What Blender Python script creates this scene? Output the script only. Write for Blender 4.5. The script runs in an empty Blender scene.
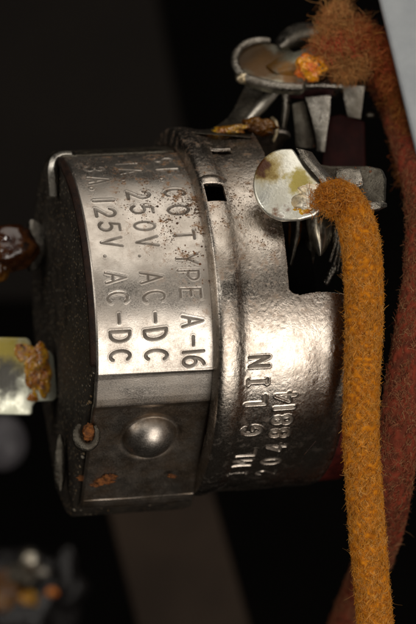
import bpy, math, random
import numpy as np
from mathutils import Vector, Matrix, noise as mnoise

rad = math.radians
SC = bpy.context.scene
COL = SC.collection
rng = np.random.default_rng(7)
random.seed(7)

# ------------------------------------------------------------------ camera
D = 30.0                                    # camera distance; 1 unit = about 7 mm of the real switch
cd = bpy.data.cameras.new("Camera")
cam = bpy.data.objects.new("Camera", cd)
COL.objects.link(cam)
cam.location = (0, -D, 0)
cam.rotation_euler = (rad(90), 0, 0)
cd.sensor_fit = 'VERTICAL'
cd.sensor_height = 24.0
cd.lens = 12.0 / (3.12 / D)
cd.clip_start = 0.1
cd.clip_end = 400
cd.dof.use_dof = True
cd.dof.focus_distance = D - 1.55
cd.dof.aperture_fstop = cd.lens * 1e-3 / 0.50
SC.camera = cam

# ------------------------------------------------------------------ world, lamps, exposure
w = bpy.data.worlds.new("World")
SC.world = w
w.use_nodes = True
w.node_tree.nodes["Background"].inputs[0].default_value = (1.0, 0.86, 0.72, 1)
w.node_tree.nodes["Background"].inputs[1].default_value = 0.012

def area(name, loc, target, sx, sy, energy, col=(1, 1, 1)):
    l = bpy.data.lights.new(name, 'AREA')
    l.shape = 'RECTANGLE'
    l.size, l.size_y = sx, sy
    l.energy = energy
    l.color = col
    o = bpy.data.objects.new(name, l)
    COL.objects.link(o)
    o.location = loc
    o.rotation_euler = (Vector(target) - Vector(loc)).to_track_quat('-Z', 'Y').to_euler()
    return o

def at_dir(az, el, dist):
    """a point seen from the subject: az to the right of the camera, el above it"""
    a, e = rad(az), rad(el)
    return (dist * math.sin(a) * math.cos(e), -dist * math.cos(a) * math.cos(e), dist * math.sin(e))

area("key_softbox", at_dir(27, -23, 22), (0, 0, 0), 11, 15, 2250, (1.0, 0.93, 0.85))
area("top_softbox", at_dir(22, 58, 24), (0, 0, 0), 22, 26, 2500, (1.0, 0.93, 0.84))
area("front_left_softbox", at_dir(-52, 14, 24), (0, 0, 0), 12, 12, 1300, (1.0, 0.95, 0.88))
area("flash", at_dir(-9, 13, 27), (0, 0, 0), 1.3, 1.0, 430, (1.0, 0.96, 0.9))

SC.view_settings.view_transform = 'Standard'
SC.view_settings.look = 'None'
SC.view_settings.exposure = 0.0
SC.view_settings.gamma = 1.0
SC.view_settings.use_curve_mapping = False
SC.cycles.use_denoising = True
SC.cycles.max_bounces = 6

# ------------------------------------------------------------------ helpers
TH, RHO = 0.2287, 0.0565                    # yaw and roll of the switch
ORG = Vector((-0.877, 0.0, -0.036))
MSW = Matrix.Translation(ORG) @ Matrix.Rotation(-RHO, 4, 'Y') @ Matrix.Rotation(TH, 4, 'Z')
MINV = np.array(MSW.inverted())

def W(px, py, y):
    """a measured spot of the photograph at depth y, in scene units"""
    k = (D + y) / D
    return np.array([(px - 208) / 100 * k, y, (312 - py) / 100 * k])

def loc(P):
    """scene coordinates -> the switch's own coordinates"""
    P = np.atleast_2d(np.asarray(P, float))
    return P @ MINV[:3, :3].T + MINV[:3, 3]

def tag(o, label=None, cat=None, group=None, kind=None):
    for k, v in (("label", label), ("category", cat), ("group", group), ("kind", kind)):
        if v:
            o[k] = v
    return o

def build(name, V, F, mat, parent=None, smooth=True, cols=None):
    """V: (n,3) array, F: list of index tuples or (m,4)/(m,3) array -> ONE mesh object"""
    V = np.asarray(V, np.float32)
    me = bpy.data.meshes.new(name)
    if isinstance(F, np.ndarray):
        m, k = F.shape
        me.vertices.add(len(V))
        me.vertices.foreach_set("co", V.ravel())
        me.loops.add(m * k)
        me.loops.foreach_set("vertex_index", F.astype(np.int32).ravel())
        me.polygons.add(m)
        me.polygons.foreach_set("loop_start", np.arange(0, m * k, k, dtype=np.int32))
        me.update(calc_edges=True)
    else:
        me.from_pydata([tuple(v) for v in V], [], [tuple(f) for f in F])
    me.validate()
    if smooth:
        me.polygons.foreach_set("use_smooth", np.ones(len(me.polygons), bool))
    if cols is not None:
        a = me.color_attributes.new("Col", 'FLOAT_COLOR', 'POINT')
        c = np.ones((len(V), 4), np.float32)
        c[:, :3] = cols
        a.data.foreach_set("color", c.ravel())
    me.materials.append(mat)
    me.update()
    o = bpy.data.objects.new(name, me)
    COL.objects.link(o)
    if parent is not None:
        o.parent = parent
    return o

def empty(name, loc_=(0, 0, 0)):
    o = bpy.data.objects.new(name, None)
    o.empty_display_size = 0.2
    COL.objects.link(o)
    o.location = loc_
    return o

def soften(o, width=0.02, segs=2, angle=35):
    b = o.modifiers.new("bevel", 'BEVEL')
    b.width, b.segments = width, segs
    b.limit_method = 'ANGLE'
    b.angle_limit = rad(angle)
    b.harden_normals = False
    return o

def merge(*parts):
    Vs, Fs, n = [], [], 0
    for V, F in parts:
        V = np.asarray(V, float)
        Vs.append(V)
        Fs += [tuple(i + n for i in f) for f in F]
        n += len(V)
    return np.concatenate(Vs), Fs

def spline(pts, n):
    """Catmull-Rom through pts, n samples evenly spread along the length"""
    P = np.asarray(pts, float)
    P = np.vstack([2 * P[0] - P[1], P, 2 * P[-1] - P[-2]])
    out = []
    for i in range(1, len(P) - 2):
        for t in np.linspace(0, 1, 40, endpoint=False):
            a, b, c, d = P[i - 1], P[i], P[i + 1], P[i + 2]
            out.append(0.5 * (2 * b + (c - a) * t + (2 * a - 5 * b + 4 * c - d) * t * t + (3 * b - a - 3 * c + d) * t ** 3))
    out.append(P[-2])
    out = np.array(out)
    s = np.r_[0, np.cumsum(np.linalg.norm(np.diff(out, axis=0), axis=1))]
    q = np.linspace(0, s[-1], n)
    return np.stack([np.interp(q, s, out[:, k]) for k in range(out.shape[1])], -1), s[-1]

def frames(P):
    T = np.gradient(P, axis=0)
    T /= np.linalg.norm(T, axis=1)[:, None]
    N = np.zeros_like(P)
    n = np.array([0.0, -1, 0.1])
    for i in range(len(P)):
        n = n - T[i] * (n @ T[i])
        n /= np.linalg.norm(n)
        N[i] = n
    return T, N, np.cross(T, N)

def tube(pts, r, n=40, k=12, cap=True, taper=None):
    P, _ = spline(pts, n)
    T, N, B = frames(P)
    a = np.linspace(0, 2 * math.pi, k, endpoint=False)
    rr = np.full(n, r) if taper is None else r * np.interp(np.linspace(0, 1, n), np.linspace(0, 1, len(taper)), taper)
    V = P[:, None] + rr[:, None, None] * (np.cos(a)[None, :, None] * N[:, None] + np.sin(a)[None, :, None] * B[:, None])
    V = V.reshape(-1, 3)
    F = [(i * k + j, i * k + (j + 1) % k, (i + 1) * k + (j + 1) % k, (i + 1) * k + j) for i in range(n - 1) for j in range(k)]
    if cap:
        F += [tuple(range(k))[::-1], tuple((n - 1) * k + j for j in range(k))]
    return V, F

def slab(poly, origin, ex, ey, thick, sub=0, wob=0.0):
    """an outline in the plane (ex, ey), extruded by thick along the plane's normal (away from ex x ey)"""
    ex, ey = np.asarray(ex, float), np.asarray(ey, float)
    ez = np.cross(ex, ey)
    poly = np.asarray(poly, float)
    n = len(poly)
    A = np.asarray(origin, float) + poly[:, :1] * ex + poly[:, 1:2] * ey
    V = np.vstack([A, A - ez * thick])
    F = [tuple(range(n)), tuple(range(2 * n - 1, n - 1, -1))]
    F += [(i, i + n, (i + 1) % n + n, (i + 1) % n) for i in range(n)]
    return V, F

def lump(center, size, seed, amp=0.25, freq=1.6, n=48, m=32, octaves=3):
    """an uneven blob: a sphere pushed in and out by noise"""
    th = np.linspace(0, math.pi, m)
    ph = np.linspace(0, 2 * math.pi, n, endpoint=False)
    V, F = [], []
    for t in th:
        for p in ph:
            d = Vector((math.sin(t) * math.cos(p), math.sin(t) * math.sin(p), math.cos(t)))
            q = d * freq + Vector((seed * 3.7, seed * 1.3, -seed * 2.1))
            h = mnoise.fractal(q, 1.0, 2.0, octaves)
            V.append((center[0] + d.x * size[0] * (1 + amp * h), center[1] + d.y * size[1] * (1 + amp * h), center[2] + d.z * size[2] * (1 + amp * h)))
    for i in range(m - 1):
        for j in range(n):
            F.append((i * n + j, (i + 1) * n + j, (i + 1) * n + (j + 1) % n, i * n + (j + 1) % n))
    return np.array(V), F

def rail(pts, n):
    return spline(pts, n)[0]

def sheet(left, right, thick, bulge=0.0, n=40, m=24):
    """curved sheet metal between two edges (world points); bulge bows it towards the camera"""
    A, B = rail(left, n), rail(right, n)
    t = np.linspace(0, 1, m)[None, :, None]
    P = A[:, None] * (1 - t) + B[:, None] * t
    P[..., 1] -= bulge * np.sin(math.pi * t[..., 0])
    Q = P.copy()
    Q[..., 1] += thick
    return shell(P, Q, np.ones((n - 1, m - 1), bool))

def crust(cx, cy, rx, ry, depth, height, seed, rough=1.0, n=70, ang=0.0):
    """a smear of resin or solder on a face: a height field with an uneven outline; depth(px, py) is the face it lies on"""
    r = np.linspace(0, 1, n // 2)
    a = np.linspace(0, 2 * math.pi, n, endpoint=False)
    V = np.zeros((len(r), n, 3))
    for j, t in enumerate(a):
        lim = 1 + 0.35 * mnoise.fractal(Vector((math.cos(t) * 1.3 + seed, math.sin(t) * 1.3, seed * 0.7)), 1.0, 2.0, 4)
        for i, q in enumerate(r):
            ex, ey = q * lim * rx * math.cos(t), q * lim * ry * math.sin(t)
            px, py = cx + ex * math.cos(ang) - ey * math.sin(ang), cy + ex * math.sin(ang) + ey * math.cos(ang)
            f = 0.75 + rough * (0.55 * mnoise.fractal(Vector((px * 0.09 + seed, py * 0.09, seed)), 0.9, 2.1, 4) + 0.3 * abs(mnoise.noise(Vector((px * 0.22, py * 0.22, seed + 5)))))
            h = height * max(0.25, f) * math.sqrt(max(0.0, 1 - q ** 2.4))
            V[i, j] = W(px, py, depth(px, py) - h + 0.012)
    idx = np.arange(len(r) * n).reshape(len(r), n)
    F = np.stack([idx[:-1], idx[1:], np.roll(idx, -1, 1)[1:], np.roll(idx, -1, 1)[:-1]], -1).reshape(-1, 4)
    F = [tuple(f) for f in F] + [tuple(idx[-1])]
    return V.reshape(-1, 3), F

# ------------------------------------------------------------------ materials
class NT:
    def __init__(self, name):
        self.m = bpy.data.materials.new(name)
        self.m.use_nodes = True
        self.t = self.m.node_tree
        self.b = self.t.nodes["Principled BSDF"]
        self.tc = self.t.nodes.new("ShaderNodeTexCoord").outputs["Object"]
    def n(self, kind, **kw):
        x = self.t.nodes.new("ShaderNode" + kind)
        for k, v in kw.items():
            setattr(x, k, v)
        return x
    def put(self, sock, v):
        if isinstance(v, bpy.types.NodeSocket):
            self.t.links.new(v, sock)
        else:
            sock.default_value = v
    def noise(self, scale, detail=4, rough=0.55, vec=None, dist=0.0):
        x = self.n("TexNoise")
        self.put(x.inputs["Vector"], vec or self.tc)
        x.inputs["Scale"].default_value = scale
        x.inputs["Detail"].default_value = detail
        x.inputs["Roughness"].default_value = rough
        x.inputs["Distortion"].default_value = dist
        return x.outputs["Fac"]
    def voro(self, scale, vec=None, rnd=1.0):
        x = self.n("TexVoronoi")
        self.put(x.inputs["Vector"], vec or self.tc)
        x.inputs["Scale"].default_value = scale
        x.inputs["Randomness"].default_value = rnd
        return x.outputs["Distance"], x.outputs["Color"]
    def ramp(self, v, lo, hi, a=0.0, b=1.0, smooth=True):
        x = self.n("MapRange")
        x.interpolation_type = 'SMOOTHSTEP' if smooth else 'LINEAR'
        for k, q in (("Value", v), ("From Min", lo), ("From Max", hi), ("To Min", a), ("To Max", b)):
            self.put(x.inputs[k], q)
        return x.outputs["Result"]
    def math(self, op, a, b=0.0):
        x = self.n("Math", operation=op)
        self.put(x.inputs[0], a)
        self.put(x.inputs[1], b)
        return x.outputs[0]
    def mix(self, f, a, b):
        x = self.n("Mix", data_type='RGBA')
        self.put(x.inputs[0], f)
        self.put(x.inputs[6], (*a, 1) if isinstance(a, tuple) else a)
        self.put(x.inputs[7], (*b, 1) if isinstance(b, tuple) else b)
        return x.outputs[2]
    def mixf(self, f, a, b):
        x = self.n("Mix", data_type='FLOAT')
        self.put(x.inputs[0], f)
        self.put(x.inputs[2], a)
        self.put(x.inputs[3], b)
        return x.outputs[0]
    def bump(self, h, strength, dist, normal=None):
        x = self.n("Bump")
        x.inputs["Strength"].default_value = strength
        x.inputs["Distance"].default_value = dist
        self.put(x.inputs["Height"], h)
        if normal is not None:
            self.put(x.inputs["Normal"], normal)
        return x.outputs["Normal"]
    def sep(self):
        x = self.n("SeparateXYZ")
        self.put(x.inputs[0], self.tc)
        return x.outputs
    def set(self, **kw):
        for k, v in kw.items():
            k = {"base": "Base Color", "metal": "Metallic", "rough": "Roughness", "normal": "Normal", "coat": "Coat Weight",
                 "coat_rough": "Coat Roughness", "spec": "Specular IOR Level", "trans": "Transmission Weight", "sss": "Subsurface Weight",
                 "aniso": "Anisotropic"}[k]
            if isinstance(v, tuple):
                v = (*v, 1)
            self.put(self.b.inputs[k], v)
        return self.m

RUST = (0.14, 0.045, 0.012)

def metal(name, clean, dull, r0, r1, grain=70, gstr=0.25, gd=0.012, specks=0.25, mask=None, sscale=22, dirt=0.0, scratch=0.0, film_=False):
    """nickel-plated steel: patchy polish, fine grain in the plating, scattered rust pits"""
    t = NT(name)
    big = t.noise(2.6, 5, 0.6)
    mid = t.noise(9, 4, 0.6)
    fine = t.noise(grain, 3, 0.7)
    f = t.ramp(t.math('ADD', big, t.math('MULTIPLY', mid, 0.5)), 0.55, 0.95)
    base = t.mix(f, dull, clean)
    base = t.mix(t.ramp(fine, 0.35, 0.7, 0.35, 0.0), base, dull)
    rough = t.mixf(f, r1, r0)
    rough = t.math('ADD', rough, t.ramp(fine, 0.3, 0.7, -0.05, 0.08))
    d, c = t.voro(sscale)
    jit = t.noise(60, 2, 0.5)
    d = t.math('ADD', d, t.math('MULTIPLY', t.math('SUBTRACT', jit, 0.5), 0.35))
    sp = t.n("SeparateColor")
    t.put(sp.inputs[0], c)
    size = t.math('MULTIPLY', t.math('POWER', sp.outputs[0], 1.6), 0.52)
    patch = t.ramp(t.noise(1.7, 4, 0.6), 0.35, 0.65)
    amt = t.math('MULTIPLY', patch, specks)
    if mask is not None:
        amt = t.math('MULTIPLY', amt, mask(t))
    thr = t.math('MULTIPLY', size, amt)
    s = t.ramp(d, thr, t.math('SUBTRACT', thr, 0.08), 0.0, 1.0)
    rustc = t.mix(sp.outputs[1], (0.035, 0.018, 0.009), RUST)
    base = t.mix(s, base, rustc)
    if mask is not None:                     # fine dark pitting and a few smeared rust blooms
        d2, c2 = t.voro(62)
        sp2 = t.n("SeparateColor")
        t.put(sp2.inputs[0], c2)
        thr2 = t.math('MULTIPLY', t.math('MULTIPLY', t.math('POWER', sp2.outputs[0], 1.0), 0.85), t.math('MULTIPLY', mask(t), t.ramp(t.noise(5, 3, 0.6), 0.35, 0.6)))
        s2 = t.ramp(t.math('ADD', d2, t.math('MULTIPLY', t.math('SUBTRACT', jit, 0.5), 0.5)), thr2, t.math('SUBTRACT', thr2, 0.12))
        base = t.mix(s2, base, t.mix(sp2.outputs[1], (0.05, 0.03, 0.018), (0.12, 0.06, 0.025)))
        bl = t.math('MULTIPLY', t.ramp(t.noise(10, 6, 0.72), 0.53, 0.66), t.math('MULTIPLY', mask(t), 0.75))
        base = t.mix(bl, base, (0.30, 0.13, 0.03))
        s = t.math('MAXIMUM', s, t.math('MAXIMUM', s2, t.math('MULTIPLY', bl, 0.7)))
    if mask is not None:                     # grime packed into the stamped strokes, and films of brown grease
        at = t.n("Attribute")
        at.attribute_name = "Col"
        gsep = t.n("SeparateColor")
        t.put(gsep.inputs[0], at.outputs["Color"])
        gq = t.math('MULTIPLY', gsep.outputs[0], t.ramp(t.noise(6, 4, 0.6), 0.25, 0.6, 0.45, 0.85))
        base = t.mix(gq, base, (0.07, 0.05, 0.033))
        s = t.math('MAXIMUM', s, t.math('MULTIPLY', gq, 0.75))
        lowz = t.ramp(t.sep()[2], -0.66, -0.92)
        film = t.math('MULTIPLY', lowz, t.ramp(t.noise(3.5, 6, 0.68), 0.36, 0.64, 0.38, 0.85)) if film_ else t.math('MULTIPLY', t.ramp(t.noise(2.2, 6, 0.66), 0.48, 0.7), 0.45)
        film = t.math('MULTIPLY', film, t.ramp(gsep.outputs[1], 0.0, 1.0, 1.0, 0.12)) if film_ else film
        base = t.mix(film, base, (0.17, 0.115, 0.068))
        rough = t.math('ADD', rough, t.math('MULTIPLY', film, 0.10))
    h = t.math('SUBTRACT', fine, t.math('MULTIPLY', s, 0.5))
    if dirt:
        dd = t.math('MULTIPLY', t.ramp(t.noise(5, 6, 0.65), 0.5, 0.7), dirt)
        base = t.mix(dd, base, (0.05, 0.035, 0.02))
        s = t.math('MAXIMUM', s, t.math('MULTIPLY', dd, 0.6))
    nrm = t.bump(h, gstr, gd)
    if scratch:
        mp = t.n("Mapping")
        t.put(mp.inputs[0], t.tc)
        mp.inputs["Scale"].default_value = (3.0, 60.0, 60.0)
        mp.inputs["Rotation"].default_value = (0.2, 0.3, 0.25)
        sc = t.ramp(t.noise(2.0, 2, 0.5, vec=mp.outputs[0]), 0.66, 0.74)
        nrm = t.bump(sc, scratch, 0.01, nrm)
    return t.set(base=base, metal=t.math('SUBTRACT', 1.0, s), rough=t.mixf(s, rough, 0.75), normal=nrm)

def label_mask(t):
    o = t.sep()
    a = t.math('ADD', t.math('MULTIPLY', o[0], 0.75), t.math('MULTIPLY', o[2], 0.55))
    return t.ramp(a, 0.0, 0.85, 0.10, 1.0)

def cap_mask(t):
    return t.ramp(t.sep()[2], -0.6, 1.1, 0.22, 0.75)

M = {}
M['band'] = metal("worn_nickel_band", (0.66, 0.61, 0.55), (0.49, 0.44, 0.385), 0.29, 0.42, grain=80, gstr=0.10, gd=0.01, specks=1.0, mask=label_mask, sscale=25, scratch=0.10, film_=True)
M['cap'] = metal("grainy_nickel_cap", (0.66, 0.60, 0.53), (0.42, 0.365, 0.31), 0.19, 0.30, grain=58, gstr=0.22, gd=0.012, specks=0.9, sscale=34, mask=cap_mask)
M['tab'] = metal("bright_tinned_tab", (0.80, 0.77, 0.70), (0.55, 0.51, 0.43), 0.28, 0.5, grain=40, gstr=0.35, gd=0.015, specks=0.4, dirt=0.25)
M['dull'] = metal("dull_grey_steel", (0.46, 0.425, 0.37), (0.17, 0.15, 0.12), 0.22, 0.42, grain=30, gstr=0.6, gd=0.022, specks=0.6, dirt=0.5)
M['dark'] = metal("dark_tarnished_steel", (0.17, 0.155, 0.125), (0.07, 0.06, 0.047), 0.34, 0.55, grain=26, gstr=0.6, gd=0.02, specks=0.8, dirt=0.8)

def stained(name, spots, clean=(0.72, 0.70, 0.60), dull=(0.55, 0.53, 0.42)):
    """tinned lug with flux stains of their own shape: spots = (centre in the switch's coordinates, radius, colour)"""
    t = NT(name)
    n1 = t.noise(7, 5, 0.6)
    base = t.mix(t.ramp(n1, 0.4, 0.65), dull, clean)
    cover = None
    wob = t.math('MULTIPLY', t.math('SUBTRACT', t.noise(11, 4, 0.6), 0.5), 0.28)
    for (c, r, col) in spots:
        v = t.n("VectorMath", operation='DISTANCE')
        t.put(v.inputs[0], t.tc)
        v.inputs[1].default_value = tuple(c)
        q = t.ramp(t.math('ADD', v.outputs["Value"], wob), r, r * 0.35)
        base = t.mix(q, base, col)
        cover = q if cover is None else t.math('MAXIMUM', cover, q)
    fine = t.noise(40, 3, 0.6)
    return t.set(base=base, metal=t.math('SUBTRACT', 0.9, t.math('MULTIPLY', cover, 0.75)), rough=t.mixf(cover, t.ramp(n1, 0.3, 0.7, 0.45, 0.3), 0.35),
                 normal=t.bump(t.math('ADD', fine, n1), 0.22, 0.012))

def phenolic():
    t = NT("dusty_black_phenolic")
    n1 = t.noise(4, 5, 0.6)
    base = t.mix(t.ramp(n1, 0.35, 0.7), (0.014, 0.011, 0.008), (0.030, 0.023, 0.015))
    d, c = t.voro(17)
    sp = t.n("SeparateColor")
    t.put(sp.inputs[0], c)
    thr = t.math('MULTIPLY', t.math('POWER', sp.outputs[0], 2.0), 0.44)
    s = t.ramp(d, thr, t.math('MULTIPLY', thr, 0.6))
    dust = t.mix(sp.outputs[2], (0.30, 0.18, 0.07), (0.42, 0.38, 0.30))
    base = t.mix(s, base, dust)
    d2, c2 = t.voro(48)
    sp2 = t.n("SeparateColor")
    t.put(sp2.inputs[0], c2)
    thr2 = t.math('MULTIPLY', t.math('POWER', sp2.outputs[0], 1.4), 0.45)
    s2 = t.math('MULTIPLY', t.ramp(d2, thr2, t.math('MULTIPLY', thr2, 0.5)), 0.5)
    base = t.mix(s2, base, (0.16, 0.10, 0.05))
    return t.set(base=base, rough=t.ramp(n1, 0.3, 0.7, 0.5, 0.68), normal=t.bump(t.noise(45, 4, 0.7), 0.5, 0.015))
M['phenolic'] = phenolic()

def amber(name, a, b, dark, rough=0.12, trans=0.0, scale=6.0, bump=0.35, coat=0.7):
    t = NT(name)
    n1 = t.noise(scale, 5, 0.62)
    n2 = t.noise(scale * 2.3, 3, 0.6)
    base = t.mix(t.ramp(n1, 0.4, 0.6), a, b)
    base = t.mix(t.ramp(n2, 0.5, 0.68), base, dark)
    return t.set(base=base, rough=rough, coat=coat, coat_rough=0.05, trans=trans, normal=t.bump(t.noise(22, 3, 0.6), bump, 0.02))
M['resin'] = amber("brown_resin", (0.11, 0.035, 0.006), (0.045, 0.012, 0.003), (0.012, 0.005, 0.003), scale=3.0)
M['flux'] = amber("amber_flux", (0.90, 0.50, 0.015), (0.58, 0.19, 0.006), (0.07, 0.018, 0.004), rough=0.06, trans=0.45, scale=11.0, bump=0.7)
M['flux_orange'] = amber("orange_flux", (1.0, 0.42, 0.01), (0.85, 0.14, 0.004), (0.06, 0.015, 0.01), rough=0.06, trans=0.15, scale=8.0, bump=0.7)
M['flux_dark'] = amber("old_brown_flux", (0.17, 0.07, 0.007), (0.08, 0.026, 0.003), (0.035, 0.013, 0.004), rough=0.16, scale=4.5, coat=0.15)
M['solder'] = metal("smooth_solder", (0.80, 0.76, 0.66), (0.50, 0.38, 0.20), 0.30, 0.45, grain=14, gstr=0.3, gd=0.01, specks=0.3, dirt=0.25)

def simple(name, a, b, rough, scale=5.0, bump=0.4, spec=0.5):
    t = NT(name)
    n1 = t.noise(scale, 5, 0.6)
    return t.set(base=t.mix(t.ramp(n1, 0.35, 0.65), a, b), rough=rough, spec=spec, normal=t.bump(t.noise(scale * 6, 4, 0.65), bump, 0.02))
M['fibre'] = simple("dark_red_fibre", (0.026, 0.0036, 0.0028), (0.014, 0.002, 0.0016), 0.6, 7, 0.5, 0.15)
M['washer'] = simple("red_fibre", (0.15, 0.020, 0.014), (0.07, 0.010, 0.008), 0.5, 9, 0.6, 0.3)
M['rim'] = simple("brown_fibre_rim", (0.030, 0.013, 0.007), (0.012, 0.006, 0.004), 0.6, 12, 0.5, 0.25)
M['rust'] = simple("orange_rust", (0.33, 0.11, 0.02), (0.12, 0.04, 0.01), 0.85, 20, 0.9)
M['aluminium'] = simple("pale_grey_painted_metal", (0.33, 0.355, 0.375), (0.39, 0.415, 0.43), 0.55, 2.5, 0.25)
M['brown_plate'] = simple("brown_black_plate", (0.040, 0.0265, 0.0175), (0.028, 0.0185, 0.0125), 0.8, 0.8, 0.3, 0.2)
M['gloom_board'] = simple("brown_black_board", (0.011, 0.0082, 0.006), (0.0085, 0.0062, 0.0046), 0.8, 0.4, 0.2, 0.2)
M['black_bolt'] = simple("oily_black_steel", (0.02, 0.018, 0.018), (0.008, 0.007, 0.007), 0.25, 4, 0.6)
M['slate'] = simple("grey_lavender_paint", (0.085, 0.078, 0.085), (0.06, 0.055, 0.06), 0.5, 3, 0.2)
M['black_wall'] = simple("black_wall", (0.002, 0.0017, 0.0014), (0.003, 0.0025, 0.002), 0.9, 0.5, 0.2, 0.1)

def cloth(name):
    t = NT(name)
    a = t.n("Attribute")
    a.attribute_name = "Col"
    return t.set(base=a.outputs["Color"], rough=0.85, spec=0.2)
M['cloth'] = cloth("cotton_yarn")

# ------------------------------------------------------------------ the stamped lettering (strokes that press into the metal)
def arc(cx, cy, rx, ry, a0, a1, n=12):
    return [(cx + rx * math.cos(rad(a)), cy + ry * math.sin(rad(a))) for a in np.linspace(a0, a1, n)]
G = {
    '1': [[(.3, 0), (.3, 1)]],
    '2': [arc(.3, .7, .3, .3, 170, -30) + [(.0, 0), (.62, 0)]],
    '3': [arc(.28, .75, .27, .25, 160, -80) + arc(.28, .26, .31, .26, 85, -160)],
    '4': [[(.45, 0), (.45, 1), (0, .3), (.62, .3)]],
    '5': [[(.56, 1), (.1, 1), (.06, .56)] + arc(.28, .31, .32, .31, 120, -150)],
    '6': [[(.5, 1)] + arc(.55, .3, .55, .7, 100, 180, 8) + arc(.3, .3, .3, .3, 180, 540, 20)],
    '8': [arc(.3, .75, .25, .25, 0, 360, 18), arc(.3, .26, .31, .26, 0, 360, 18)],
    '0': [arc(.31, .5, .31, .5, 0, 360, 24)],
    'A': [[(0, 0), (.33, 1), (.66, 0)], [(.12, .34), (.54, .34)]],
    'B': [[(0, 0), (0, 1), (.3, 1)] + arc(.32, .76, .24, .24, 90, -90, 8) + arc(.32, .26, .3, .26, 90, -90, 8) + [(0, 0)], [(0, .52), (.32, .52)]],
    'C': [arc(.34, .5, .34, .5, 48, 312, 20)],
    'D': [[(0, 0), (0, 1), (.22, 1)] + arc(.22, .5, .4, .5, 90, -90, 14) + [(0, 0)]],
    'E': [[(.56, 0), (0, 0), (0, 1), (.56, 1)], [(0, .52), (.46, .52)]],
    'G': [arc(.33, .5, .33, .5, 50, 340, 20) + [(.64, .45), (.38, .45)]],
    'I': [[(.3, 0), (.3, 1)], [(.16, 0), (.44, 0)], [(.16, 1), (.44, 1)]],
    'L': [[(0, 1), (0, 0), (.58, 0)]],
    'M': [[(0, 0), (0, 1), (.38, .35), (.76, 1), (.76, 0)]],
    'N': [[(0, 0), (0, 1), (.6, 0), (.6, 1)]],
    'O': [arc(.36, .5, .36, .5, 0, 360, 24)],
    'P': [[(0, 0), (0, 1), (.28, 1)] + arc(.28, .74, .3, .26, 90, -90, 10) + [(0, .48)]],
    'S': [arc(.3, .75, .28, .25, 30, 270, 12) + arc(.3, .25, .3, .25, 90, -150, 12)],
    'T': [[(.3, 0), (.3, 1)], [(0, 1), (.6, 1)]],
    'V': [[(0, 1), (.32, 0), (.64, 1)]],
    'Y': [[(0, 1), (.32, .5), (.64, 1)], [(.32, .5), (.32, 0)]],
    '-': [[(.05, .5), (.6, .5)]],
    '.': [[(.3, .02), (.31, .02)]],
}
GW = {'1': .6, 'M': .76, 'A': .66, 'O': .72, 'C': .68}

def stroke_field(X, S, strokes, reach):
    """distance from every grid node (X along the axis, S along the surface) to the nearest stroke"""
    Dm = np.full((len(X), len(S)), reach * 2.0)
    for st in strokes:
        for (x0, s0), (x1, s1) in zip(st[:-1], st[1:]):
            i0, i1 = np.searchsorted(X, [min(x0, x1) - reach, max(x0, x1) + reach])
            j0, j1 = np.searchsorted(S, [min(s0, s1) - reach, max(s0, s1) + reach])
            if i1 <= i0 or j1 <= j0:
                continue
            gx, gs = X[i0:i1, None], S[None, j0:j1]
            dx, ds = x1 - x0, s1 - s0
            L2 = dx * dx + ds * ds + 1e-12
            t = np.clip(((gx - x0) * dx + (gs - s0) * ds) / L2, 0, 1)
            d = np.hypot(gx - x0 - t * dx, gs - s0 - t * ds)
            Dm[i0:i1, j0:j1] = np.minimum(Dm[i0:i1, j0:j1], d)
    return Dm

def letter(ch, xbase, s_mid, H, Wd, down=True, tilt=0.0):
    """strokes of a letter: read downwards (tops to the right) or upwards (tops to the left)"""
    out = []
    wd = GW.get(ch, .62)
    for poly in G[ch]:
        q = []
        for gx, gy in poly:
            a, b = (gx - wd / 2) * Wd, gy * H
            a += tilt * b
            q.append((xbase + b, s_mid + a) if down else (xbase - b, s_mid - a))
        out.append(q)
    return out

def groove(Dm, half, depth, berm=0.25):
    g = -depth * np.clip(1 - (Dm / half) ** 2, 0, 1) ** 1.0
    b = depth * berm * np.exp(-((Dm - half * 1.35) / (half * 0.5)) ** 2)
    return g + b

def smooth_noise(nx, ns, cell, seed):
    """soft random relief on a grid: dents and waviness of thin hammered sheet"""
    r = np.random.default_rng(seed)
    a = r.normal(size=(int(nx / cell) + 4, int(ns / cell) + 4))
    xi, si = np.linspace(1, a.shape[0] - 3, nx), np.linspace(1, a.shape[1] - 3, ns)
    def cub(a, q, axis):
        i = q.astype(int)
        f = q - i
        f = f * f * (3 - 2 * f)
        A, B = np.take(a, i, axis), np.take(a, i + 1, axis)
        f = f[:, None] if axis == 0 else f[None, :]
        return A * (1 - f) + B * f
    return cub(cub(a, xi, 0), si, 1)

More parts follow.
